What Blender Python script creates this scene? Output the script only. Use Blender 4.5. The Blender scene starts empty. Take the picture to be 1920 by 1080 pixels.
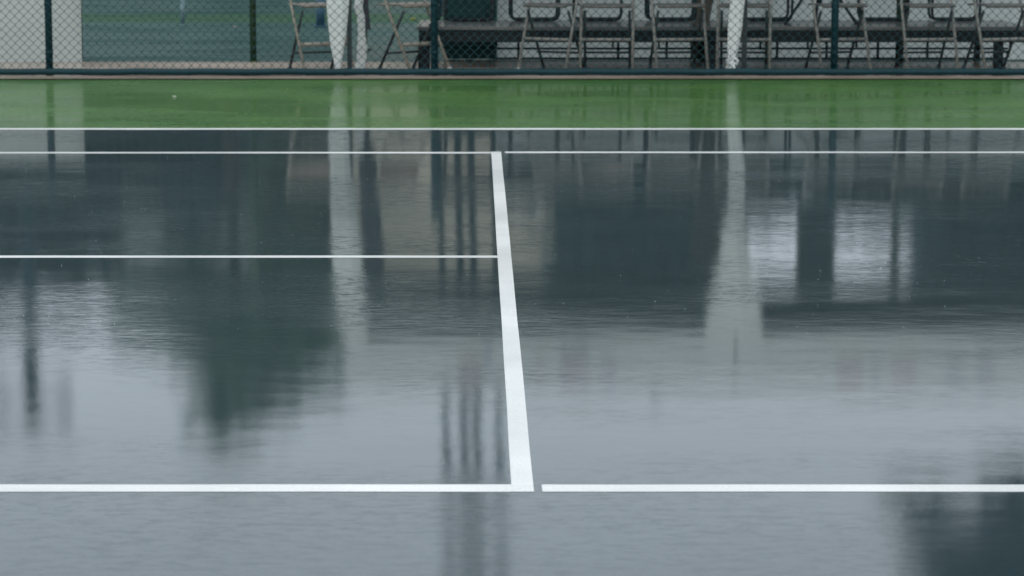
import bpy, math, random
from mathutils import Vector, Matrix
R = math.radians
SC = bpy.context.scene
COL = SC.collection

# ------------------------------------------------------------------ camera
F = 5000.0                       # focal length in photo pixels (1920 wide)
PITCH, CAM_H = 0.152725, 1.508
PX0 = 890.0                      # principal column of the photo (cropped frame)
cd = bpy.data.cameras.new('camera')
cam = bpy.data.objects.new('camera', cd)
COL.objects.link(cam)
cam.location = (0, 0, CAM_H)
cam.rotation_euler = (math.pi / 2 - PITCH, 0, 0)
cd.sensor_width = 36.0
cd.lens = F / 1920 * 36.0
cd.shift_x = (960 - PX0) / 1920
cd.clip_start, cd.clip_end = 0.1, 2000
cd.dof.use_dof = True
cd.dof.focus_distance = 9.6
cd.dof.aperture_fstop = 7.2
SC.camera = cam

# ------------------------------------------------------------------ world, sun, exposure
SUN_EL, SUN_AZ = R(52), R(200)
w = bpy.data.worlds.new('World')
SC.world = w
w.use_nodes = True
nt = w.node_tree
nt.nodes.clear()
out = nt.nodes.new('ShaderNodeOutputWorld')
bg = nt.nodes.new('ShaderNodeBackground')
sky = nt.nodes.new('ShaderNodeTexSky')
sky.sky_type = 'NISHITA'
sky.sun_disc = False
sky.sun_elevation = SUN_EL
sky.sun_rotation = SUN_AZ
sky.dust_density = 4.0
hs = nt.nodes.new('ShaderNodeHueSaturation')
hs.inputs['Saturation'].default_value = 0.25
mx = nt.nodes.new('ShaderNodeMixRGB')            # an even overcast sheet over the clear sky
mx.inputs[0].default_value = 0.85
mx.inputs[2].default_value = (6.9, 7.75, 8.55, 1)
bg.inputs['Strength'].default_value = 0.12
nt.links.new(sky.outputs[0], hs.inputs['Color'])
nt.links.new(hs.outputs[0], mx.inputs[1])
nt.links.new(mx.outputs[0], bg.inputs['Color'])
nt.links.new(bg.outputs[0], out.inputs['Surface'])

sl = bpy.data.lights.new('sun', 'SUN')
sl.energy = 0.5
sl.angle = R(25)
sl.color = (1.0, 0.97, 0.93)
so = bpy.data.objects.new('sun', sl)
COL.objects.link(so)
d = Vector((math.sin(SUN_AZ) * math.cos(SUN_EL), math.cos(SUN_AZ) * math.cos(SUN_EL), math.sin(SUN_EL)))
so.rotation_euler = d.to_track_quat('Z', 'Y').to_euler()
so.location = d * 60

SC.view_settings.view_transform = 'Standard'
SC.view_settings.look = 'None'
SC.view_settings.exposure = 0.38
SC.view_settings.gamma = 1.0
SC.view_settings.use_curve_mapping = False
SC.cycles.use_denoising = True
SC.cycles.max_bounces = 8

# ------------------------------------------------------------------ photo pixel -> place helpers
CP, SP = math.cos(PITCH), math.sin(PITCH)
def X(px, Y, z=0.0):
    """x of the point seen at column px that stands at distance Y, height z."""
    return (px - PX0) * (Y * CP + (CAM_H - z) * SP) / F
def Zd(py, Y):
    return CAM_H - Y * math.tan(PITCH + math.atan((py - 540) / F))
def Zr(py, Y):
    """height of what the wet court mirrors at row py, standing at distance Y."""
    return -Zd(py, Y)
def Xr(px, Y, z):
    return X(px, Y, -z)
def Yg(py):
    return CAM_H / math.tan(PITCH + math.atan((py - 540) / F))

# ------------------------------------------------------------------ materials
def mat(name, col, rough=0.6, spec=0.4, metal=0.0, vary=0.0, vscale=8.0, col2=None, bump=0.0, bscale=60.0, coat=0.0):
    m = bpy.data.materials.new(name)
    m.use_nodes = True
    t = m.node_tree
    b = t.nodes['Principled BSDF']
    b.inputs['Base Color'].default_value = (*col, 1)
    b.inputs['Roughness'].default_value = rough
    b.inputs['Specular IOR Level'].default_value = spec
    b.inputs['Metallic'].default_value = metal
    if coat:
        b.inputs['Coat Weight'].default_value = coat
        b.inputs['Coat Roughness'].default_value = 0.12
        b.inputs['Coat IOR'].default_value = 1.33
    tc = t.nodes.new('ShaderNodeTexCoord')
    if vary or col2:
        n = t.nodes.new('ShaderNodeTexNoise')
        n.inputs['Scale'].default_value = vscale
        n.inputs['Detail'].default_value = 5
        t.links.new(tc.outputs['Object'], n.inputs['Vector'])
        cr = t.nodes.new('ShaderNodeValToRGB')
        cr.color_ramp.elements[0].position = 0.32
        cr.color_ramp.elements[1].position = 0.68
        c2 = col2 or tuple(c * (1 - vary) for c in col)
        cr.color_ramp.elements[0].color = (*c2, 1)
        cr.color_ramp.elements[1].color = (*col, 1)
        t.links.new(n.outputs['Fac'], cr.inputs[0])
        t.links.new(cr.outputs[0], b.inputs['Base Color'])
    if bump:
        n2 = t.nodes.new('ShaderNodeTexNoise')
        n2.inputs['Scale'].default_value = bscale
        t.links.new(tc.outputs['Object'], n2.inputs['Vector'])
        bp = t.nodes.new('ShaderNodeBump')
        bp.inputs['Distance'].default_value = bump
        t.links.new(n2.outputs['Fac'], bp.inputs['Height'])
        t.links.new(bp.outputs[0], b.inputs['Normal'])
    return m

def wet(name, c1, c2, grain, coat_w, coat_r, ripple, fine, base_rough=0.75, rvary=0.5, wv=0.0, grain_lo=.66, grain_hi=1.3, proud=0.0, pool=None):
    """painted acrylic under a film of rain water: c1/c2 paint tones, the film is a coat with ripples."""
    m = bpy.data.materials.new(name)
    m.use_nodes = True
    t = m.node_tree
    L = t.links.new
    b = t.nodes['Principled BSDF']
    tc = t.nodes.new('ShaderNodeTexCoord')
    def noise(scale, detail=4, rough=0.55, sx=1.0):
        n = t.nodes.new('ShaderNodeTexNoise')
        n.inputs['Scale'].default_value = scale
        n.inputs['Detail'].default_value = detail
        n.inputs['Roughness'].default_value = rough
        if sx != 1.0:
            mp = t.nodes.new('ShaderNodeMapping')
            mp.inputs['Scale'].default_value = (sx, 1, 1)
            L(tc.outputs['Object'], mp.inputs[0])
            L(mp.outputs[0], n.inputs['Vector'])
        else:
            L(tc.outputs['Object'], n.inputs['Vector'])
        return n.outputs['Fac']
    def ramp(fac, p0, p1, a, bb):
        r = t.nodes.new('ShaderNodeMapRange')
        r.inputs[1].default_value, r.inputs[2].default_value = p0, p1
        r.inputs[3].default_value, r.inputs[4].default_value = a, bb
        L(fac, r.inputs[0])
        return r.outputs[0]
    cr = t.nodes.new('ShaderNodeMixRGB')
    cr.inputs[1].default_value = (*c1, 1)
    cr.inputs[2].default_value = (*c2, 1)
    L(ramp(noise(1.3, 6), .35, .65, 0, 1), cr.inputs[0])
    g = t.nodes.new('ShaderNodeMixRGB')
    g.blend_type = 'MULTIPLY'
    g.inputs[0].default_value = 1.0
    gv = t.nodes.new('ShaderNodeCombineColor')
    gr = ramp(noise(grain, 3, .7), .3, .7, grain_lo, grain_hi)
    for i in range(3):
        L(gr, gv.inputs[i])
    L(cr.outputs[0], g.inputs[1])
    L(gv.outputs[0], g.inputs[2])
    L(g.outputs[0], b.inputs['Base Color'])
    b.inputs['Roughness'].default_value = base_rough
    b.inputs['Specular IOR Level'].default_value = 0.15
    wetmask = noise(0.9, 5, .65, .45)
    b.inputs['Coat IOR'].default_value = 1.33
    shallow = None
    if pool:
        # the court falls slightly: water stands deeper and stiller on the low side of a wandering edge
        sp = t.nodes.new('ShaderNodeSeparateXYZ')
        L(tc.outputs['Object'], sp.inputs[0])
        wob = ramp(noise(.8, 4, .6), .2, .8, -1.1, 1.1)
        ad = t.nodes.new('ShaderNodeMath')
        ad.operation = 'ADD'
        L(sp.outputs['Y'], ad.inputs[0])
        L(wob, ad.inputs[1])
        shallow = ramp(ad.outputs[0], pool[0], pool[1], pool[2], 1.0)
    def deep(sock):
        if shallow is None:
            return sock
        q = t.nodes.new('ShaderNodeMath')
        q.operation = 'MULTIPLY'
        L(sock, q.inputs[0])
        L(shallow, q.inputs[1])
        return q.outputs[0]
    if wv:
        L(ramp(wetmask, .35, .62, coat_w - wv, coat_w), b.inputs['Coat Weight'])
    elif proud:
        # grit standing proud of the film where it is shallow
        gm = t.nodes.new('ShaderNodeMath')
        gm.operation = 'MULTIPLY'
        L(ramp(noise(27, 5, .8, .5), .46, .64, 0, proud), gm.inputs[0])
        L(deep(ramp(wetmask, .40, .58, 1.0, .12)), gm.inputs[1])
        sb = t.nodes.new('ShaderNodeMath')
        sb.operation = 'SUBTRACT'
        sb.inputs[0].default_value = coat_w
        L(gm.outputs[0], sb.inputs[1])
        L(sb.outputs[0], b.inputs['Coat Weight'])
    else:
        b.inputs['Coat Weight'].default_value = coat_w
    L(ramp(wetmask, .38, .62, coat_r * (1 + rvary), coat_r * (1 - rvary)), b.inputs['Coat Roughness'])
    # ripples: three sizes, the middle one calmer where the film is deep
    b1 = t.nodes.new('ShaderNodeBump')
    b1.inputs['Distance'].default_value = ripple * 1.7
    L(noise(2.2, 2, .5, .6), b1.inputs['Height'])
    b2 = t.nodes.new('ShaderNodeBump')
    b2.inputs['Distance'].default_value = ripple
    L(deep(ramp(wetmask, .36, .60, 1.0, .12)), b2.inputs['Strength'])
    L(noise(19, 3, .6, .4), b2.inputs['Height'])
    L(b1.outputs[0], b2.inputs['Normal'])
    b3 = t.nodes.new('ShaderNodeBump')
    b3.inputs['Distance'].default_value = fine
    L(ramp(wetmask, .42, .60, 1.0, .7), b3.inputs['Strength'])
    L(noise(62, 4, .7), b3.inputs['Height'])
    L(b2.outputs[0], b3.inputs['Normal'])
    L(b3.outputs[0], b.inputs['Coat Normal'])
    return m

M = {}
M['blue'] = wet('wet_blue_acrylic', (.005, .023, .027), (.011, .031, .034), 90, 1.0, .056, .00066, .00012, proud=.85, pool=(7.6, 9.4, .28))
M['blue_far'] = wet('damp_blue_acrylic', (.014, .056, .048), (.022, .068, .058), 60, .32, .28, .0012, .0002)
M['green_far'] = wet('damp_green_acrylic', (.014, .062, .026), (.020, .072, .030), 60, .18, .35, .0012, .0002)
M['green'] = wet('wet_green_acrylic', (.036, .112, .016), (.064, .152, .032), 30, .62, .13, .0006, .00018, wv=.26, grain_lo=.5)
M['line'] = wet('white_line_paint', (.81, .80, .77), (.66, .665, .64), 120, .72, .20, .0004, .0002, base_rough=.8, grain_lo=.84, grain_hi=1.06)
M['concrete'] = wet('wet_pinkish_concrete', (.40, .33, .265), (.26, .21, .165), 40, .7, .12, .0006, .0002, wv=.3)
M['earth'] = mat('ground_earth', (.09, .10, .07), .9, vary=.4, vscale=.4)
M['teal'] = mat('teal_coated_steel', (.005, .036, .044), .55, .22, vary=.25, vscale=20)
M['teal_panel'] = mat('teal_panel', (.006, .05, .05), .55, .3, vary=.3, vscale=6)
M['green_post'] = mat('dark_green_paint', (.018, .06, .02), .5, .4, vary=.4, vscale=15)
M['screen'] = mat('screen_fabric_lightened', (.62, .64, .60), .85, .1, vary=.10, vscale=3, bump=.002, bscale=25)  # lightened to make up for the tent shade over the right screen
def translucent(m, w_, col):
    t = m.node_tree
    b = t.nodes['Principled BSDF']
    o = t.nodes['Material Output']
    tr = t.nodes.new('ShaderNodeBsdfTranslucent')
    tr.inputs['Color'].default_value = (*col, 1)
    ms = t.nodes.new('ShaderNodeMixShader')
    ms.inputs[0].default_value = w_
    t.links.new(b.outputs[0], ms.inputs[1])
    t.links.new(tr.outputs[0], ms.inputs[2])
    t.links.new(ms.outputs[0], o.inputs['Surface'])
translucent(M['screen'], .6, (.80, .82, .77))
M['white_cloth'] = mat('white_cloth', (.78, .80, .77), .85, .1, vary=.08, vscale=9)
M['white_cloth2'] = mat('white_canopy_cloth', (.76, .78, .78), .8, .15, vary=.05, vscale=3)
M['canopy_shade'] = mat('painted_canopy_shade', (.045, .048, .05), .8, .1, vary=.2, vscale=4)  # near black stands in for the shade inside the tents
M['grey_cloth'] = mat('grey_cloth', (.07, .068, .075), .9, .1, vary=.2, vscale=6)
M['shaded_brown_cloth'] = mat('shaded_brown_cloth', (.16, .14, .11), .9, .1, vary=.25, vscale=6)  # brown grey carries the shade the rear curtain hangs in
M['tan'] = mat('tan_enamel_tube', (.31, .275, .22), .4, .45, vary=.2, vscale=30, coat=.3)
M['taupe'] = mat('taupe_enamel_tube', (.235, .228, .20), .4, .45, vary=.2, vscale=30, coat=.3)
M['dark_leg'] = mat('dark_tube', (.018, .022, .022), .45, .4)
M['cap'] = mat('white_rubber_cap', (.68, .66, .62), .6, .3)
M['seat_taupe'] = mat('taupe_seat', (.12, .112, .098), .5, .4, vary=.12, vscale=12, coat=.3)
M['seat_tan'] = mat('tan_seat', (.26, .22, .175), .5, .4, vary=.12, vscale=12, coat=.3)
M['seat_brown'] = mat('brown_seat', (.085, .07, .06), .5, .4, vary=.2, vscale=10)
M['platform'] = mat('wet_grey_board', (.13, .125, .115), .45, .5, vary=.3, vscale=4, coat=.6)
M['black'] = mat('black_steel', (.004, .008, .010), .55, .3, vary=.3, vscale=20)
M['black_plastic'] = mat('black_plastic', (.012, .014, .015), .5, .4)
M['beige'] = mat('beige_render', (.72, .66, .54), .85, .2, vary=.12, vscale=.8, bump=.003, bscale=30)
M['glass'] = mat('dark_window_glass', (.02, .03, .035), .08, .6)
M['roof'] = mat('grey_roofing', (.11, .11, .11), .8, .2, vary=.3, vscale=2)
M['pale_wall'] = mat('grey_render', (.36, .40, .39), .85, .2, vary=.15, vscale=.5)
M['bark'] = mat('bark', (.05, .04, .035), .9, .2, vary=.5, vscale=12)
M['leaf'] = mat('leaf_green', (.125, .215, .130), .6, .3, col2=(.040, .095, .066), vscale=1.2)
M['leaf_dark'] = mat('leaf_dark_green', (.018, .052, .050), .6, .3, col2=(.010, .032, .034), vscale=1.0)
M['leaf_olive'] = mat('leaf_olive', (.115, .150, .075), .6, .3, col2=(.056, .095, .052), vscale=1.4)
M['ball'] = mat('yellow_leaf_skin', (.26, .24, .04), .9, .1)
M['blue_post'] = mat('pale_blue_paint', (.15, .23, .25), .5, .4, vary=.2, vscale=12)
M['navy_post'] = mat('blue_paint', (.03, .09, .14), .5, .4, vary=.2, vscale=12)
M['lamp_glass'] = mat('lamp_lens', (.25, .27, .28), .2, .5)
M['print_red'] = mat('faded_red_print', (.40, .17, .19), .8, .1, col2=(.70, .66, .66), vscale=22)
M['print_grey'] = mat('faded_grey_print', (.34, .34, .42), .8, .1, col2=(.68, .69, .70), vscale=18)
M['print_plum'] = mat('plum_print', (.34, .16, .32), .8, .1, col2=(.66, .62, .66), vscale=22)
M['print_blue'] = mat('faded_blue_print', (.12, .17, .30), .8, .1, col2=(.50, .54, .62), vscale=26)
M['mast'] = mat('weathered_teal_steel', (.016, .055, .068), .5, .4, vary=.5, vscale=6)
M['speck'] = mat('white_petal', (.45, .46, .40), .7, .2)

# ------------------------------------------------------------------ mesh builder
class MB:
    def __init__(s):
        s.v, s.f = [], []
    def box(s, c, size, rot=None):
        i = len(s.v)
        hx, hy, hz = size[0] / 2, size[1] / 2, size[2] / 2
        for x in (-hx, hx):
            for y in (-hy, hy):
                for z in (-hz, hz):
                    p = Vector((x, y, z))
                    if rot is not None:
                        p = rot @ p
                    s.v.append(tuple(Vector(c) + p))
        for q in ((0, 1, 3, 2), (4, 6, 7, 5), (0, 4, 5, 1), (2, 3, 7, 6), (0, 2, 6, 4), (1, 5, 7, 3)):
            s.f.append(tuple(i + k for k in q))
        return s
    def tube(s, pts, r, n=8, cap=True):
        pts = [Vector(p) for p in pts]
        rs = r if isinstance(r, (list, tuple)) else [r] * len(pts)
        i0 = len(s.v)
        prev = None
        for k, p in enumerate(pts):
            t = (pts[min(k + 1, len(pts) - 1)] - pts[max(k - 1, 0)]).normalized()
            if prev is None:
                a = Vector((0, 0, 1)) if abs(t.z) < .9 else Vector((1, 0, 0))
                u = t.cross(a).normalized()
            else:
                u = (prev - t * prev.dot(t)).normalized()
            prev = u
            v = t.cross(u)
            for j in range(n):
                th = 2 * math.pi * j / n
                s.v.append(tuple(p + (u * math.cos(th) + v * math.sin(th)) * rs[k]))
        for k in range(len(pts) - 1):
            for j in range(n):
                a, b = i0 + k * n + j, i0 + k * n + (j + 1) % n
                s.f.append((a, b, b + n, a + n))
        if cap:
            s.f.append(tuple(i0 + j for j in range(n))[::-1])
            s.f.append(tuple(i0 + (len(pts) - 1) * n + j for j in range(n)))
        return s
    def quad(s, *p):
        i = len(s.v)
        s.v += [tuple(q) for q in p]
        s.f.append(tuple(range(i, i + len(p))))
        return s
    def grid(s, fn, nu, nv):
        i = len(s.v)
        for a in range(nu + 1):
            for b in range(nv + 1):
                s.v.append(tuple(fn(a / nu, b / nv)))
        for a in range(nu):
            for b in range(nv):
                k = i + a * (nv + 1) + b
                s.f.append((k, k + nv + 1, k + nv + 2, k + 1))
        return s
    def build(s, name, m, parent=None, smooth=False, bevel=0.0, solid=0.0, loc=None):
        me = bpy.data.meshes.new(name)
        me.from_pydata(s.v, [], s.f)
        me.materials.append(m)
        if smooth:
            me.polygons.foreach_set('use_smooth', [True] * len(me.polygons))
        me.update()
        o = bpy.data.objects.new(name, me)
        COL.objects.link(o)
        if parent is not None:
            o.parent = parent
        if loc is not None:
            o.location = loc
        if bevel:
            b = o.modifiers.new('bevel', 'BEVEL')
            b.width, b.segments = bevel, 2
        if solid:
            b = o.modifiers.new('solid', 'SOLIDIFY')
            b.thickness = solid
        return o

def tag(o, label=None, cat=None, group=None, kind=None):
    if label: o['label'] = label
    if cat: o['category'] = cat
    if group: o['group'] = group
    if kind: o['kind'] = kind
    return o
def thing(name, label, cat, loc=(0, 0, 0), rz=0.0, group=None):
    e = bpy.data.objects.new(name, None)
    e.empty_display_size = .1
    COL.objects.link(e)
    e.location = loc
    e.rotation_euler = (0, 0, rz)
    return tag(e, label, cat, group)
def copy_tree(o, parent=None):
    c = o.copy()
    COL.objects.link(c)
    if parent is not None:
        c.parent = parent
    for ch in [x for x in COL.objects if x.parent == o]:
        copy_tree(ch, c)
    return c

rnd = random.Random(7)

# ------------------------------------------------------------------ ground, courts, lines
def sheet(name, x0, x1, y0, y1, z, m, label=None):
    o = MB().quad((x0, y0, z), (x1, y0, z), (x1, y1, z), (x0, y1, z)).build(name, m)
    return tag(o, label, kind='structure')

Y1, Y2, Y3, Y4 = 6.508, 6.508 + 4.115, 6.508 + 8.215, 6.508 + 9.63   # near singles, centre service, far singles, far doubles
Y_KERB = Yg(148.5)
Y_STRIP = Yg(117)
SX = (X(984.5, Y1) + X(941, Y2) + X(932, Y3)) / 3                     # service line
sheet('ground', -400, 400, -60, 700, -.016, M['earth'])
sheet('green_court_surround', -32, 14, -6, Y_KERB, -.004, M['green'], 'wet green acrylic margin round the blue court')
sheet('blue_court', -19, 7.2, 4.9, Y4, 0, M['blue'], 'rain soaked dark blue tennis court')
sheet('concrete_strip', -40, 40, Y_KERB, Y_STRIP, .004, M['concrete'], 'wet pinkish concrete strip between the two courts')
yb = [Y_STRIP, Yg(42), Yg(25.5), 60]
sheet('second_court', -30, 22, yb[0], yb[1], -.004, M['blue_far'])
sheet('second_court_margin', -30, 22, yb[1], yb[2], -.004, M['green_far'])
sheet('third_court', -30, 22, yb[2], yb[3], -.004, M['blue_far'])

def line(x0, x1, y0, y1, z=.0008, wob=.0016, step=.22):
    """painted line as a strip whose long edges waver like taped hand work"""
    mb = MB()
    along_x = (x1 - x0) > (y1 - y0)
    n = max(2, int(((x1 - x0) if along_x else (y1 - y0)) / step))
    for k in range(n + 1):
        t = k / n
        a, b = rnd.uniform(-wob, wob), rnd.uniform(-wob, wob)
        if along_x:
            x = x0 + (x1 - x0) * t
            mb.v += [(x, y0 + a, z), (x, y1 + b, z)]
        else:
            y = y0 + (y1 - y0) * t
            mb.v += [(x0 + a, y, z), (x1 + b, y, z)]
        if k:
            i = 2 * k - 2
            mb.f.append((i, i + 2, i + 3, i + 1) if along_x else (i, i + 1, i + 3, i + 2))
    return tag(mb.build('court_line', M['line']), kind='structure')
HS = .0275                       # half width of the service line
e1 = .040
line(-18, SX - HS, Y1 - e1, Y1 + e1)
line(SX + HS + .021, 6.5, Y1 - e1 , Y1 + e1 - .002)
line(SX - HS, SX + HS, Y1 - e1, Y3 + .055, wob=.0008, step=.5)
line(-18, SX - HS, Y2 - .031, Y2 + .031)
line(-18, SX - HS, Y3 - .042, Y3 + .042, wob=.004)
line(SX + HS + .021, 6.5, Y3 - .042 + .02, Y3 + .042 + .02, wob=.004)
line(-18, 6.9, Y4 - .052, Y4 + .052, wob=.004)

# ------------------------------------------------------------------ chain-link fence
YF = 20.5
FX0, FX1, FH = -6.8, 7.6, 1.10
fence = thing('chain_link_fence', 'low teal chain-link fence with round posts along the green court edge', 'fence', (0, YF, 0))
posts = [X(92, YF), X(814.5, YF), X(1564.5, YF)]
posts = [posts[0] - 3.03] + posts + [posts[-1] + 3.03]
for px in posts:
    mb = MB().tube([(px, .033, .0), (px, .033, FH + .03)], .0287, 14)
    p = mb.build('post', M['teal'], fence, smooth=True)
    MB().tube([(px, .033, FH + .031), (px, .033, FH + .05), (px, .033, FH + .062)], [.033, .028, .008], 14).build('post_cap', M['teal'], p, smooth=True)
    for z in (.18, .55, .92):
        MB().tube([(px, .033, z - .012), (px, .033, z + .012)], .0315, 14).build('tension_band', M['teal'], p, smooth=True)
mb = MB()
n = 120
mb.tube([(FX0 + (FX1 - FX0) * k / n, 0.0, .033 + .0015 * math.sin(k * 1.3) + rnd.uniform(-.001, .001)) for k in range(n + 1)], .026, 10)
mb.build('bottom_rail', M['teal'], fence, smooth=True)
MB().tube([(FX0, .033, FH), (FX1, .033, FH)], .021, 10).build('top_rail', M['teal'], fence, smooth=True)
mb = MB()
D = .0345
wr = .0034
x = FX0
zi = 0
while x < FX1:
    pts = []
    z = .012
    k = 0
    while z < FH:
        side = (k + zi) % 2
        pts.append((x + (D + .003 if side else -.003), (-.003 if side else .003), z))
        z += D
        k += 1
    mb.tube(pts, wr, 3, cap=False)
    x += D
    zi += 1
M['mesh_teal'] = mat('teal_coated_wire', (.010, .060, .070), .5, .35, vary=.3, vscale=9)
ch = mb.build('chain_link_mesh', M['mesh_teal'], fence)
ch['kind'] = 'stuff'
# wire ties along the bottom rail
mb = MB()
for k in range(int((FX1 - FX0) / .30)):
    xx = FX0 + .1 + k * .30
    mb.tube([(xx, 0, .033 - .0001), (xx + .012, 0, .033)], .0285, 8)
o = mb.build('wire_tie', M['teal'], fence)
o['kind'] = 'stuff'

# ------------------------------------------------------------------ pale screens behind
M['screen_left'] = mat('screen_fabric_toned_down', (.50, .52, .48), .85, .1, vary=.14, vscale=2.2, bump=.002, bscale=25)  # same fabric as the right screen, toned down where open sky lights it
translucent(M['screen_left'], .35, (.62, .64, .60))
def screen(x0, x1, y, h, label, seed, m):
    r = random.Random(seed)
    t = thing('pale_screen', label, 'screen', ((x0 + x1) / 2, y, 0), group='pale fabric screens behind the concrete strip')
    W = x1 - x0
    ph = [r.uniform(0, 6) for _ in range(4)]
    def fn(u, v):
        xx = -W / 2 + W * u
        sag = .012 * math.sin(xx * 5.1 + ph[0]) * (1 - v * .4) + .007 * math.sin(xx * 11 + ph[1] + v * 2) + .015 * math.sin(v * 3 + xx * .9 + ph[2])
        return (xx, sag, -.01 + (h - .01) * v - .012 * abs(math.sin(xx * 2.1)) * v)
    MB().grid(fn, int(W * 16), 10).build('fabric', m, t, smooth=True)
    MB().tube([(-W / 2, .05, h), (W / 2, .05, h)], .016, 8).build('rail', M['green_post'], t, smooth=True)
    k = 0
    nn = max(2, int(W / 2.2) + 1)
    for k in range(nn):
        xx = -W / 2 + .02 + (W - .04) * k / (nn - 1)
        MB().tube([(xx, .055, 0), (xx, .055, h + .02)], .02, 8).build('post', M['green_post'], t, smooth=True)
    return t
screen(-8.5, X(154, 22.05), 22.05, .86, 'pale grey fabric screen standing left of the court opening', 3, M['screen_left'])
screen(X(933, 22.45), 9.2, 22.45, .90, 'long pale grey fabric screen behind the black platform and chairs', 4, M['screen'])

def round_post(name, px, Y, h, r, m, label, top_lean=0.0):
    xx = X(px, Y)
    t = thing(name, label, 'post', (xx, Y, 0))
    MB().tube([(0, 0, 0), (top_lean, 0, h)], r, 12).build('shaft', m, t, smooth=True)
    MB().box((0, 0, .008), (r * 2.6, r * 2.6, .016)).build('base_plate', m, t)
    MB().tube([(top_lean, 0, h + .001), (top_lean, 0, h + .02), (top_lean, 0, h + .035)], [r * 1.15, r, r * .2], 12).build('post_cap', m, t, smooth=True)
    return t
round_post('green_post', 475, 22.06, Zr(600, 22.06), .027, M['green_post'], 'dark green round post at the near edge of the second court')
round_post('green_post', 1686, 22.36, Zr(515, 22.36), .034, M['green_post'], 'dark green round post behind the platform beside the pale screen')
round_post('court_post', 343, Yg(48), .30, .022, M['blue_post'], 'short pale blue post on the second court green band')
round_post('court_post', 601, Yg(50), .30, .045, M['navy_post'], 'short dark blue post on the second court behind the nearest chair back')

# ------------------------------------------------------------------ teal box
t = thing('teal_box', 'dark teal box with lid standing behind the left end of the platform', 'box', (X(881, 22.36), 22.40, 0))
MB().box((0, 0, .315), (.445, .12, .61)).build('body', M['teal_panel'], t, bevel=.008)
MB().box((0, 0, .635), (.47, .14, .03)).build('lid', M['teal_panel'], t, bevel=.006)
MB().box((0, -.063, .33), (.35, .008, .46)).build('door', M['teal_panel'], t, bevel=.003)
MB().box((.14, -.071, .40), (.02, .008, .06)).build('handle', M['black'], t)

# ------------------------------------------------------------------ black platform
PYF, PYB = 21.22, 22.24
PZ = Zd(50, PYF)
PX_L, PX_R = X(783, PYF), X(1925, PYF)
t = thing('platform', 'long low black framed platform with wet grey boards behind the fence', 'platform', ((PX_L + PX_R) / 2, PYF, 0))
hw = (PX_R - PX_L) / 2
nb = 6
for k in range(nb):
    bw = (PYB - PYF) / nb
    MB().box((rnd.uniform(-.004, .004), bw * (k + .5), PZ - .014 + rnd.uniform(-.0015, .0015)), (hw * 2, bw - .006, .026)).build('board', M['platform'], t, bevel=.003)
MB().box((0, .035, PZ - .078), (hw * 2 - .02, .03, .096)).build('front_apron', M['black'], t, bevel=.003)
MB().box((0, PYB - PYF - .03, PZ - .055), (hw * 2 - .02, .03, .05)).build('rear_apron', M['black'], t, bevel=.003)
for px, wd in ((795, .095), (1333, .10), (1871, .075)):
    xx = X(px, PYF + .05) - (PX_L + PX_R) / 2
    for yy in (.06, PYB - PYF - .06):
        MB().box((xx, yy, (PZ - .127) / 2), (wd if yy < .5 else .05, .05, PZ - .127)).build('leg', M['black'], t, bevel=.004)
for zz in (Zd(91, 21.9), Zd(109.5, 21.9)):
    MB().tube([(X(925, 21.9) - (PX_L + PX_R) / 2, .68, zz), (hw - .02, .68, zz)], .010, 6).build('lower_rail', M['black'], t)
za, zb = Zd(91, 21.9), Zd(109.5, 21.9)
for px in (1149, 1235, 1425, 1514, 1605, 1893):
    xx = X(px, 21.9) - (PX_L + PX_R) / 2
    MB().tube([(xx, .68, za), (xx, .68, PZ - .03)], .010, 6).build('upright', M['black'], t)
for px in (972, 1159, 1250, 1457, 1550, 1646, 1739, 1831):
    xx = X(px, 21.9) - (PX_L + PX_R) / 2
    MB().tube([(xx, .70, zb), (xx, .70, PZ - .03)], .012, 6).build('upright', M['black'], t)
MB().tube([(X(1876, 21.9) - (PX_L + PX_R) / 2, .66, Zd(91, 21.9)), (hw - .01, .66, Zd(102, 21.9))], .010, 6).build('brace', M['black'], t)

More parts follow.
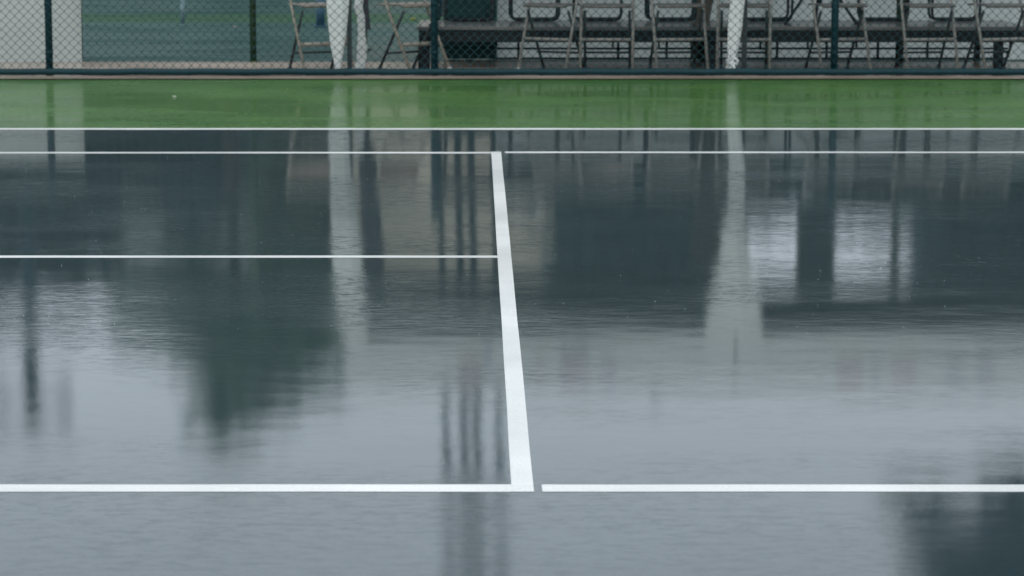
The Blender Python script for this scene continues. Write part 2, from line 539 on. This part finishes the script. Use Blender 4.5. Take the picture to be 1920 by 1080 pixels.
# ------------------------------------------------------------------ folding chairs, front row
CHW = .203
def folding_chair(tube_m, seat_m, sl=0.0, bar=.255, br=.0125):
    t = thing('folding_chair', 'folding chair', 'chair', group='folding chairs in front of the platform')
    sw = .019
    for s in (-1, 1):
        fr = MB().tube([(s * CHW, -.21, .02), (s * CHW, -.02 + sl, .50), (s * CHW, .03 + sl, .62), (s * CHW * .985, .135 + sl, .93), (s * CHW * .9, .15 + sl, .975)], .0125, 8)
        lg = fr.build('front_leg', tube_m, t, smooth=True)
        MB().tube([(s * CHW, -.218, 0), (s * CHW, -.208, .028)], [.0175, .0165], 10).build('foot_cap', M['cap'], lg, smooth=True)
        rl = MB().tube([(s * (CHW - .028), -.10, .475), (s * (CHW - .026), .19, .02)], .0115, 8).build('rear_leg', M['dark_leg'], t, smooth=True)
        MB().tube([(s * (CHW - .026), .196, 0), (s * (CHW - .026), .188, .026)], .015, 10).build('foot_cap', M['dark_leg'], rl, smooth=True)
    MB().tube([(-CHW * .9, .15 + sl, .975), (0, .157 + sl, .985), (CHW * .9, .15 + sl, .975)], .0125, 8).build('top_rail', tube_m, t, smooth=True)
    MB().tube([(-CHW, -.115 + sl * .4, bar), (CHW, -.115 + sl * .4, bar)], br, 8).build('cross_bar', tube_m, t, smooth=True)
    MB().tube([(-CHW + .026, .115, .14), (CHW - .026, .115, .14)], .009, 8).build('stretcher', M['dark_leg'], t, smooth=True)
    # seat: pressed pan with bowed front edge
    def pan(u, v):
        xx = (u - .5) * 2
        hwid = CHW - .016
        front = -.205 + .045 * (abs(xx) ** 2.4)
        back = .165 - .02 * abs(xx) ** 3
        yy = front + (back - front) * v
        dip = .012 * (1 - xx * xx) * math.sin(math.pi * min(1, v * 1.05)) 
        roll = -.016 * max(0, 1 - v / .10) ** 2
        return (xx * hwid, yy + sl * .7, .512 - dip + roll + .008 * (1 - v))
    MB().grid(pan, 14, 14).build('seat', seat_m, t, smooth=True, solid=-.014)
    def bk(u, v):
        xx = (u - .5) * 2
        zz = .70 + .20 * v
        return (xx * (CHW - .006), .058 + sl + (zz - .70) * .33 + .028 * (1 - xx * xx), zz - .008 * xx * xx * (1 if v > .5 else -1))
    MB().grid(bk, 12, 6).build('backrest', seat_m, t, smooth=True, solid=.010)
    return t
spec = [
    # centre column, yaw (deg), label, tan?
    (616, 24, 'tan folding chair with a white curtain hanging in front of it, nearest the left', 1),
    (806, 42, 'tan folding chair turned sideways at the left end of the black platform', 1),
    (1016, -27, 'taupe folding chair turned left, third along the fence, beside the teal box', 0),
    (1137, -4, 'taupe folding chair facing the court directly, fourth along the fence', 0),
    (1280, 8, 'taupe folding chair in front of the platform middle leg, left of the knotted curtain', 0),
    (1394, -6, 'taupe folding chair behind the knotted white curtain', 0),
    (1588, 15, 'taupe folding chair just behind the third fence post', 0),
    (1750, 8, 'taupe folding chair beside the dark green post, second from the right', 0),
    (1894, 18, 'taupe folding chair at the right end of the platform, cut by the frame', 0),
]
protos = {}
FEET = 20.74
for px, yaw, lab, tan in spec:
    if tan not in protos:
        c = protos[tan] = folding_chair(M['tan'], M['seat_tan'], .085, .215, .016) if tan else folding_chair(M['taupe'], M['seat_taupe'])
    else:
        c = copy_tree(protos[tan])
    a = R(yaw)
    fy = FEET + .21 * math.cos(a) + abs(math.sin(a)) * CHW * .8
    fxx = X(px, FEET) - .21 * math.sin(a)
    c.location = (fxx, fy, .004)
    c.rotation_euler = (0, 0, a)
    c['label'] = lab

# ------------------------------------------------------------------ dark chairs on the platform
def loop_chair():
    t = thing('dark_chair', 'dark chair', 'chair', group='dark loop-legged chairs standing on the platform')
    hw = .195
    for yy, nm in ((-.19, 'front_loop'), (.0, 'rear_loop')):
        pts = []
        for s in (-1, 1):
            seg = [(s * hw, yy, .43), (s * hw, yy, .06), (s * (hw - .012), yy, .025), (s * (hw - .045), yy, .013)]
            pts += seg if s < 0 else seg[::-1]
        MB().tube(pts, .012, 8).build(nm, M['black'], t, smooth=True)
    def pan(u, v):
        xx = (u - .5) * 2
        return (xx * (hw + .012), -.20 + .22 * v + .02 * xx * xx * (1 - v), .445 - .012 * (1 - xx * xx) * math.sin(math.pi * v))
    MB().grid(pan, 10, 8).build('seat', M['seat_brown'], t, smooth=True, solid=-.016)
    for s in (-1, 1):
        MB().tube([(s * hw, .0, .43), (s * hw, .035, .60), (s * hw * .95, .06, .80)], .012, 8).build('back_post', M['black'], t, smooth=True)
    def bk(u, v):
        xx = (u - .5) * 2
        return (xx * (hw - .01), .045 + .02 * v + .02 * (1 - xx * xx), .58 + .22 * v)
    MB().grid(bk, 10, 5).build('backrest', M['seat_brown'], t, smooth=True, solid=.012)
    return t
dspec = [(878, 'dark loop-legged chair on the platform in front of the teal box'),
         (1001, 'dark loop-legged chair on the platform, second from its left end'),
         (1122, 'dark loop-legged chair on the platform behind the fourth folding chair'),
         (1258, 'dark loop-legged chair on the platform just left of the brown curtain'),
         (1438, 'dark loop-legged chair on the platform just right of the knotted curtain'),
         (1660, 'dark loop-legged chair on the platform next to the dark green post'),
         (1793, 'dark loop-legged chair nearest the right end of the platform')]
p0 = None
for px, lab in dspec:
    if p0 is None:
        c = p0 = loop_chair()
    else:
        c = copy_tree(p0)
    yy = 22.15
    c.location = (X(px, 21.96, PZ), yy, PZ + .002)
    c.rotation_euler = (0, 0, R(rnd.uniform(-4, 4)))
    c['label'] = lab

# ------------------------------------------------------------------ loudspeaker on splayed legs
ys = 21.62
t = thing('speaker_stand', 'black tripod stand with splayed legs on the platform behind the third fence post', 'stand', (X(1537, ys, PZ), ys, PZ))
hub = Vector((0, 0, .42))
for a in (200, 340, 90):
    foot = Vector((math.cos(R(a)) * .30, math.sin(R(a)) * .26, .012))
    lg = MB().tube([foot, hub], .012, 8).build('leg', M['black'], t, smooth=True)
    MB().tube([foot + Vector((0, 0, -.012)), foot + Vector((0, 0, .016))], .018, 8).build('rubber_foot', M['black_plastic'], lg)
MB().tube([(0, 0, .16), (0, 0, .87)], .017, 10).build('pole', M['black'], t, smooth=True)
MB().tube([(0, 0, .39), (0, 0, .46)], .028, 10).build('collar', M['black'], t, smooth=True)
t = thing('loudspeaker', 'black loudspeaker box on the tripod stand over the platform', 'speaker', (X(1537, ys, PZ), ys, PZ + .87))
MB().box((0, 0, .31), (.29, .26, .62)).build('cabinet', M['black_plastic'], t, bevel=.02)
MB().box((0, -.137, .31), (.255, .012, .57)).build('grille', M['black'], t, bevel=.004)

# ------------------------------------------------------------------ gathered curtains
def curtain(prof, Y, m, label, folds=7, seed=1, depth=.5, knot=None, name='curtain'):
    """prof: (z, x left, x right) going up; closed pleated tube of cloth."""
    r = random.Random(seed)
    bx = (prof[0][1] + prof[0][2]) / 2
    t = thing(name, label, 'curtain', (bx, Y, 0))
    NA, NZ = 56, 46
    z0, z1 = prof[0][0], prof[-1][0]
    ph = [r.uniform(0, 6.28) for _ in range(5)]
    mb = MB()
    def at(z):
        for (a, b) in zip(prof, prof[1:]):
            if z <= b[0]:
                k = (z - a[0]) / (b[0] - a[0])
                return a[1] + (b[1] - a[1]) * k, a[2] + (b[2] - a[2]) * k
        return prof[-1][1], prof[-1][2]
    def fn(u, v):
        z = z0 + (z1 - z0) * v
        l, rr = at(z)
        c, hw = (l + rr) / 2 - bx, (rr - l) / 2
        th = 2 * math.pi * u
        tw = v * 1.3
        pl = 1 + .13 * math.sin(folds * th + ph[0] + tw * 2) + .07 * math.sin((folds * 2 + 1) * th + ph[1] - tw * 3) + .04 * math.sin(3 * th + ph[2] + v * 9)
        dd = min(hw * depth, .07)
        return (c + hw * math.cos(th) * (.9 + .1 * pl), dd * math.sin(th) * pl, z)
    mb.grid(fn, NA, NZ)
    mb.build('cloth', m, t, smooth=True)
    if knot:
        kz, kw = knot
        l, rr = at(kz)
        c = (l + rr) / 2 - bx
        kb = MB()
        for s in (-1, 1):
            kb.tube([(c, -.03, kz), (c + s * kw * .6, -.045, kz + .018), (c + s * kw, -.04, kz + .002), (c + s * kw * .85, -.04, kz - .028), (c + s * .006, -.035, kz - .008)],
                    [.008, .012, .013, .011, .007], 8)
            kb.tube([(c, -.035, kz), (c + s * kw * .35, -.045, kz - .05), (c + s * kw * .45, -.045, kz - .09)], [.009, .011, .014], 8)
        kb.build('knot', m, t, smooth=True)
    return t
YC = 20.69
def P(rows_d, rows_r, Y):
    pr = [(max(Zd(y, Y), .012), X(a, Y, max(Zd(y, Y), 0)), X(b, Y, max(Zd(y, Y), 0))) for y, a, b in rows_d]
    pr += [(Zr(y, Y), Xr(a, Y, Zr(y, Y)), Xr(b, Y, Zr(y, Y))) for y, a, b in rows_r]
    return sorted(pr)
T_BOT, T_TOP = Zr(622, YC), Zr(722, YC)
curtain(P([(137, 631, 636), (128, 629, 638), (115, 626, 641), (85, 620, 646), (40, 615, 652), (0, 612, 655)],
          [(290, 619, 654), (400, 620, 668), (480, 623, 677), (560, 630, 686), (618, 637, 690)], YC),
        YC, M['white_cloth'], 'white curtain tapering to a point in front of the leftmost folding chair', 6, 1)
curtain(P([(134, 666, 685), (110, 669, 687), (88, 669, 689), (66, 671, 685), (30, 669, 684), (0, 666, 682)],
          [(250, 665, 681), (275, 668, 680)], 21.1),
        21.1, M['white_cloth'], 'narrow crumpled white curtain wound round a dark pole between two tan chairs', 5, 2)
curtain(P([(0, 686, 690)], [(200, 683, 696), (290, 672, 706), (400, 676, 714), (500, 681, 722), (585, 683, 728)], 21.35),
        21.35, M['grey_cloth'], 'dark grey curtain bunched above the narrow white curtain', 5, 5)
curtain(P([(140, 1361, 1377), (124, 1361, 1379), (113, 1366, 1378), (95, 1364, 1384), (50, 1365, 1392), (0, 1370, 1397)],
          [(290, 1367, 1397), (400, 1364, 1396), (420, 1354, 1394), (500, 1346, 1408), (525, 1336, 1418), (600, 1321, 1431), (620, 1318, 1434)], YC),
        YC, M['white_cloth'], 'white curtain tied in a knot near the ground in the middle of the platform', 6, 3, knot=(Zd(113, YC), .042))
curtain(P([(112, 1294, 1322), (60, 1294, 1326), (0, 1297, 1338)], [(300, 1305, 1365), (400, 1300, 1352), (505, 1290, 1350)], 22.34),
        22.34, M['shaded_brown_cloth'], 'curtain painted brown grey for its shade, hanging behind the platform middle leg', 5, 4)

# ------------------------------------------------------------------ canopy tents
def tent(x0, x1, y0, y1, label, prints):
    t = thing('canopy_tent', label, 'tent', ((x0 + x1) / 2, (y0 + y1) / 2, 0), group='white canopy tents over the chairs')
    hx, hy = (x1 - x0) / 2, (y1 - y0) / 2
    for sx in (-1, 1):
        for sy in (-1, 1):
            lg = MB().box((sx * (hx - .03), sy * (hy - .03), T_TOP / 2), (.036, .036, T_TOP)).build('leg', M['dark_leg'] if sx < 0 else M['blue_post'], t)
            MB().box((sx * (hx - .03), sy * (hy - .03), .008), (.10, .10, .014)).build('foot_plate', M['dark_leg'], lg)
    apex = T_TOP + .23
    mb = MB()
    for q in range(4):
        a = math.pi / 2 * q
        ca, sa = round(math.cos(a)), round(math.sin(a))
        def fn(u, v, ca=ca, sa=sa):
            s = (u - .5) * 2 * (1 - v)
            o = 1 - v
            zz = T_TOP + (apex - T_TOP) * (v ** 1.12) - .02 * math.sin(math.pi * v) * (1 - abs((u - .5) * 2))
            px, py = s, -o
            x_, y_ = px * ca - py * sa, px * sa + py * ca
            return (x_ * hx, y_ * hy, zz)
        mb.grid(fn, 12, 10)
    mb.build('roof', M['white_cloth2'], t, smooth=True)
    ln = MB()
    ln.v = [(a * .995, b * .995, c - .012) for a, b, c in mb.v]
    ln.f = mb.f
    ln.build('roof_shade_sheet', M['canopy_shade'], t, smooth=True)  # dark sheet under the roof, standing in for shade
    r = random.Random(int(x0 * 10))
    fv = None
    for q in range(4):
        n = 40
        mb = MB()
        ph = r.uniform(0, 6)
        def fn(u, v):
            s = (u - .5) * 2
            wv = .006 * math.sin(u * 34 + ph) * (1 - v)
            z = T_BOT + .012 * abs(math.sin(u * math.pi * 7)) * (1 - v) + (T_TOP + .01 - T_BOT) * v
            if q == 0: return (s * hx, -hy - .006 + wv, z)
            if q == 1: return (hx + .006 + wv, s * hy, z)
            if q == 2: return (-s * hx, hy + .006 + wv, z)
            return (-hx - .006 + wv, -s * hy, z)
        o = mb.grid(fn, n, 4).build('valance', M['white_cloth2'] if q == 0 else M['canopy_shade'], t, smooth=True)  # side and rear valances painted dark for the tent shade
        if q == 0: fv = o
    cx = (x0 + x1) / 2
    for px, py0, py1, wpx, mk in prints:
        za, zb = Zr(py0, y0), Zr(py1, y0)
        xc = Xr(px, y0, (za + zb) / 2) - cx
        wd = wpx * y0 / F
        MB().box((xc, -hy - .016, (za + zb) / 2), (wd, .003, zb - za)).build('printed_mark', M[mk], fv)
    return t
TX0, TX1 = Xr(652, YC, T_BOT), Xr(1379, YC, T_BOT)
tent(TX0, TX1 - .007, YC - .02, YC + 3.0, 'white canopy tent over the left half of the platform, seen mirrored in the wet court',
     [(880, 682, 716, 46, 'print_red'), (915, 660, 690, 16, 'print_blue'), (1010, 688, 716, 16, 'print_red'), (1078, 648, 690, 52, 'print_grey'), (1078, 690, 718, 52, 'print_red'), (1140, 688, 716, 26, 'print_plum')])
tent(TX1 + .0065, TX1 + 3.06, YC - .02, YC + 3.0, 'white canopy tent over the right half of the platform, seen mirrored in the wet court',
     [(1592, 688, 720, 50, 'print_red'), (1641, 684, 716, 14, 'print_grey'), (1694, 686, 716, 46, 'print_red'), (1790, 680, 712, 44, 'print_grey'), (1848, 678, 694, 36, 'print_grey'), (1848, 700, 716, 30, 'print_plum')])

# ------------------------------------------------------------------ lattice mast behind the left tent
YM = 24.4
t = thing('lattice_mast', 'tall teal lattice mast rising behind the left canopy tent', 'mast', (X(868, YM), YM, 0))
HM = 9.0
lean = .022
lx = [(X(820, YM), -.12), (X(866, YM), .12), (X(921, YM), -.12)]

ox = X(868, YM)
def lp(i, z):
    return Vector((lx[i][0] - ox + lean * z, lx[i][1], z))
for i in (0, 2):
    MB().tube([lp(i, 0), lp(i, HM)], .026, 8).build('leg', M['mast'], t, smooth=True)
for dx in (-.062, .062):
    MB().tube([lp(1, 0) + Vector((dx, 0, 0)), lp(1, HM) + Vector((dx, 0, 0))], .034, 8).build('ladder_rail', M['mast'], t, smooth=True)
zz = .35
k = 0
while zz < HM - .3:
    MB().tube([lp(1, zz) + Vector((-.085, 0, 0)), lp(1, zz) + Vector((.085, 0, 0))], .016, 6).build('rung', M['mast'], t)
    if k % 3 == 0:
        for i in (0, 2):
            MB().tube([lp(i, zz - .09), lp(i, zz + .09)], .046, 8).build('clamp', M['mast'], t)
            MB().tube([lp(i, zz), lp(1, zz + .10) + Vector((-.085 if i == 0 else .085, 0, 0))], .013, 6).build('brace', M['mast'], t)
    zz += .30
    k += 1
MB().box((lean * HM, .0, HM + .03), (.7, .5, .05)).build('head_plate', M['teal'], t)
MB().box((0, 0, .02), (.7, .5, .04)).build('base_plate', M['teal'], t)

# ------------------------------------------------------------------ floodlight pole far left
YL = 46.0
HL = Zr(792, YL)
xc = Xr(56, YL, 6)
t = thing('floodlight_pole', 'tall floodlight pole with rows of lamps, mirrored at the left of the wet court', 'floodlight', (xc, YL, 0))
MB().tube([(0, 0, 0), (0, 0, HL * .6), (0, 0, HL)], [.17, .14, .11], 12).build('pole', M['teal'], t, smooth=True)
for zz in (HL - .1, HL - .75):
    MB().box((.05, -.1, zz), (1.3, .09, .09)).build('cross_arm', M['teal'], t)
    for k in (-.52, -.05, .12, .60):
        lm = MB().box((k + .02, -.22, zz + .02), (.26, .16, .24), Matrix.Rotation(R(20), 3, 'X')).build('lamp', M['mast'], t, bevel=.02)
        MB().box((k + .02, -.30, zz - .01), (.22, .01, .19), Matrix.Rotation(R(20), 3, 'X')).build('lens', M['lamp_glass'], lm)

# ------------------------------------------------------------------ buildings mirrored in the court
def building(name, x0, x1, y, dep, h, wall_m, label, wins, roof_over=.4):
    t = thing(name, label, 'building', ((x0 + x1) / 2, y, 0))
    W = x1 - x0
    MB().box((0, dep / 2, h / 2), (W, dep, h)).build('wall', wall_m, t)
    MB().box((0, dep / 2, h + .10), (W + roof_over * 2, dep + roof_over * 2, .2)).build('roof', M['roof'], t, bevel=.02)
    for (wx, wz, ww, wh) in wins:
        wdw = MB().box((wx, -.03, wz), (ww + .14, .06, wh + .14)).build('window', M['white_cloth2'], t)
        MB().box((wx, -.066, wz), (ww, .014, wh)).build('pane', M['glass'], wdw)
        MB().box((wx, -.08, wz), (.04, .03, wh)).build('mullion', M['white_cloth2'], wdw)
    return t
YB = 39.0
bx0, bx1 = X(640, YB), X(1075, YB)
building('beige_building', bx0, bx1, YB, 6, Zr(548, YB), M['beige'], 'beige low clubhouse behind the left tent, mirrored in the wet court',
         [(.52 * (bx1 - bx0) / 2, 2.3, .55, 1.9), (.70 * (bx1 - bx0) / 2 + .0, 2.3, .12, .9)])
YA = 62.0
ax0, ax1 = X(120, YA), X(478, YA)
building('grey_building', ax0, ax1, YA, 8, Zr(520, YA), M['pale_wall'], 'grey green house between the trees at the left, mirrored in the wet court',
         [(-1.45, 5.6, .55, .8), (-.55, 5.6, .55, .8), (.35, 5.6, .55, .8), (1.25, 5.6, .55, .8), (-.9, 4.0, .6, .9), (.2, 4.0, .6, .9)])

# ------------------------------------------------------------------ trees
def tree(name, px, Y, h, blobs, trunk_r, leaf_m, label, n, leaf=.16, seed=1, group=None, limbs=True):
    """blobs: (dx, dy, z, rx, rz) ellipsoids relative to the base that the leaves fill."""
    r = random.Random(seed)
    xx = X(px, Y)
    t = thing(name, label, 'tree', (xx, Y, 0), group=group)
    mb = MB()
    top = max(b[2] for b in blobs)
    mb.tube([(0, 0, 0), (r.uniform(-.1, .1), 0, top * .35), (r.uniform(-.1, .1), .05, top * .55), (0, 0, top * .72)], [trunk_r * 1.25, trunk_r, trunk_r * .6, trunk_r * .15], 9)
    mb.build('trunk', M['bark'], t, smooth=True)
    for b in blobs if limbs else ():
        z0 = min(b[2] * .62, top * .6)
        MB().tube([(0, 0, z0), (b[0] * .5, b[1] * .5, (z0 + b[2]) / 2 + .1), (b[0], b[1], b[2])], [trunk_r * .35, trunk_r * .2, trunk_r * .04], 6).build('limb', M['bark'], t)
    V, Fc = [], []
    vol = [b[3] * b[3] * b[4] * (b[5] if len(b) > 5 else 1) for b in blobs]
    tot = sum(vol)
    for b, vv in zip(blobs, vol):
        m_ = int(n * vv / tot)
        cl = []
        for _ in range(max(6, int(m_ / 40))):
            while True:
                p = Vector((r.uniform(-1, 1), r.uniform(-1, 1), r.uniform(-1, 1)))
                if .25 < p.length < 1: break
            cl.append(p)
        for _ in range(m_):
            c = r.choice(cl)
            s = .26
            q = Vector((c.x + r.gauss(0, s), c.y + r.gauss(0, s), c.z + r.gauss(0, s)))
            p = Vector((b[0] + q.x * b[3], b[1] + q.y * b[3], b[2] + q.z * b[4]))
            if p.z < .15: continue
            nrm = Vector((r.gauss(0, 1), r.gauss(0, 1), r.gauss(0, 1))).normalized()
            u = nrm.orthogonal().normalized()
            v = nrm.cross(u)
            a = r.uniform(0, 6.28)
            u, v = u * math.cos(a) + v * math.sin(a), v * math.cos(a) - u * math.sin(a)
            L = leaf * r.uniform(.6, 1.4)
            i = len(V)
            V += [tuple(p - u * L), tuple(p + v * L * .45), tuple(p + u * L), tuple(p - v * L * .45)]
            Fc.append((i, i + 1, i + 2, i + 3))
    me = MB()
    me.v, me.f = V, Fc
    me.build('crown', leaf_m, t)
    return t

def ell(Y, px0, px1, py0, py1, base_px, dens=1.0):
    """crown ellipsoid from what the court mirrors: columns px0..px1, rows py0..py1"""
    z0, z1 = Zr(py0, Y), Zr(py1, Y)
    xc = (X(px0, Y) + X(px1, Y)) / 2 - X(base_px, Y)
    return (xc, 0, (z0 + z1) / 2, (px1 - px0) / 2 * Y / F, (z1 - z0) / 2, dens)
YT = 37.0
tree('broadleaf_tree', 430, YT, 8, [ell(YT, 235, 470, 500, 640, 430), ell(YT, 400, 640, 500, 670, 430), ell(YT, 345, 600, 610, 725, 430, .7), ell(YT, 352, 500, 690, 815, 430, .55), ell(YT, 440, 610, 690, 770, 430, .25), ell(YT, 360, 480, 770, 880, 430, .16)],
     .12, M['leaf'], 'tall green tree with a pointed top left of the tents, mirrored in the wet court', 6800, .13, 11)
YT = 44.0
tree('broadleaf_tree', 560, YT, 5, [ell(YT, 480, 640, 250, 480, 560), ell(YT, 490, 650, 400, 600, 560)],
     .14, M['leaf_olive'], 'olive green tree right behind the left tent corner, mirrored in the wet court', 9000, .15, 12)
YT = 50.0
tree('broadleaf_tree', 90, YT, 5, [ell(YT, -60, 140, 240, 430, 90), ell(YT, -20, 180, 380, 550, 90), ell(YT, 40, 200, 250, 440, 90)],
     .16, M['leaf_dark'], 'dark bushy tree in front of the floodlight pole foot, mirrored in the wet court', 12000, .17, 13)
YT = 54.0
tree('broadleaf_tree', -150, YT, 5, [ell(YT, -320, -60, 240, 480, -150), ell(YT, -280, -20, 420, 600, -150)],
     .16, M['leaf_dark'], 'dark tree beyond the left edge of the second court', 9000, .18, 23)
YT = 52.0
tree('broadleaf_tree', 320, YT, 5, [ell(YT, 210, 430, 200, 360, 320), ell(YT, 300, 410, 300, 440, 320)],
     .14, M['leaf_dark'], 'low dark tree before the grey house, mirrored in the wet court', 9000, .17, 14)
YT = 35.0
tree('broadleaf_tree', 1200, YT, 5, [ell(YT, 1060, 1260, 200, 430, 1200), ell(YT, 1070, 1330, 330, 560, 1200), ell(YT, 1150, 1360, 180, 420, 1200), ell(YT, 1080, 1300, 500, 680, 1200)],
     .15, M['leaf_dark'], 'dense dark teal tree behind the middle of the tents, mirrored in the wet court', 17000, .14, 15)
YT = 36.0
tree('broadleaf_tree', 1850, YT, 5, [ell(YT, 1740, 1960, 180, 450, 1850), ell(YT, 1760, 2040, 380, 620, 1850), ell(YT, 1880, 2140, 200, 560, 1850)],
     .16, M['leaf_dark'], 'dense dark tree behind the right tent, mirrored in the wet court', 16000, .15, 16)
YT = 33.0
tree('broadleaf_tree', 1560, YT, 3, [ell(YT, 1370, 1520, 140, 395, 1560), ell(YT, 1480, 1660, 140, 385, 1560), ell(YT, 1600, 1780, 140, 400, 1560)],
     .10, M['leaf_dark'], 'low dark shrub row behind the right tent, mirrored below the bright gap', 12000, .11, 17)
YT = 31.0
tree('broadleaf_tree', 2030, YT, 9, [ell(YT, 1800, 2080, 965, 1280, 2030), ell(YT, 1665, 1840, 935, 1010, 2030, .35), ell(YT, 1820, 2120, 1120, 1400, 2030), ell(YT, 1830, 2100, 880, 980, 2030, .06)],
     .15, M['leaf_dark'], 'very tall dark tree over the right tent, mirrored in the lower right of the court', 11000, .14, 18, limbs=False)

# leafy row added so the second court mirrors dark leaves, not bright sky
def added_hedge(x0, x1, y, h, label, n, seed):
    r = random.Random(seed)
    t = thing('added_hedge', label, 'added_hedge', ((x0 + x1) / 2, y, 0))
    W = x1 - x0
    V, Fc = [], []
    for _ in range(n):
        px, z = r.uniform(-W / 2, W / 2), h * (1 - r.random() ** 1.3)
        z *= 1 - .12 * (1 + math.sin(px * 1.7) * math.sin(px * .61 + 1)) * .5
        yy = r.gauss(0, .28)
        nrm = Vector((r.gauss(0, 1), r.gauss(0, 1), r.gauss(0, 1))).normalized()
        u = nrm.orthogonal().normalized()
        v = nrm.cross(u)
        L = .16 * r.uniform(.6, 1.4)
        p = Vector((px, yy, z))
        i = len(V)
        V += [tuple(p - u * L), tuple(p + v * L * .5), tuple(p + u * L), tuple(p - v * L * .5)]
        Fc.append((i, i + 1, i + 2, i + 3))
    m_ = MB()
    m_.v, m_.f = V, Fc
    o = m_.build('foliage', M['leaf_dark'], t)
    for k in range(int(W / 2.5)):
        xx = -W / 2 + 1.2 + k * 2.5 + r.uniform(-.3, .3)
        MB().tube([(xx, 0, 0), (xx + r.uniform(-.1, .1), 0, h * .5), (xx, 0, h * .85)], [.05, .04, .015], 6).build('stem', M['bark'], t)
added_hedge(-15, 17, 57.0, Zr(385, 57.0), 'long dark leafy row added to darken what the second court mirrors', 30000, 31)

# ------------------------------------------------------------------ small things on the ground
def pebble(px, py, s, m, name, label, cat, z=0.0, flat=.4):
    Y = Yg(py)
    mb = MB()
    def fn(u, v):
        th, ph = 2 * math.pi * u, math.pi * v
        return (s * math.sin(ph) * math.cos(th) * (1 + .15 * math.sin(3 * th)), s * .8 * math.sin(ph) * math.sin(th), s * flat * math.cos(ph))
    mb.grid(fn, 12, 8)
    return tag(mb.build(name, m, smooth=True, loc=(X(px, Y), Y, z + s * flat)), label, cat)
pebble(327, 181.5, .014, M['speck'], 'petal', 'small white petal lying on the wet green margin at the left', 'petal', -.004)
pebble(775, 37, .028, M['ball'], 'yellow_leaf', 'yellow leaf lying on the green band of the second court', 'leaf', -.004, .45)
pebble(440, 51, .02, M['tan'], 'leaf_scrap', 'small brown leaf on the second court left of the green post', 'leaf', -.004)

# drops thrown up where the rain lands: countless, one object
mb = MB()
for _ in range(300):
    py = rnd.uniform(265, 640) if rnd.random() < .85 else rnd.uniform(160, 240)
    Y = Yg(py)
    x = X(rnd.uniform(-40, 1960), Y)
    q = rnd.uniform(.0007, .0019)
    zc = .001 + rnd.uniform(0, .012)
    i = len(mb.v)
    mb.v += [(x + q, Y, zc), (x - q, Y, zc), (x, Y + q, zc), (x, Y - q, zc), (x, Y, zc + q), (x, Y, zc - q)]
    mb.f += [tuple(i + k for k in f) for f in ((0, 2, 4), (2, 1, 4), (1, 3, 4), (3, 0, 4), (2, 0, 5), (1, 2, 5), (3, 1, 5), (0, 3, 5))]
M['drop'] = mat('aerated_water', (.45, .48, .49), .3, .5)
tag(mb.build('rain_splash', M['drop'], smooth=True), kind='stuff')
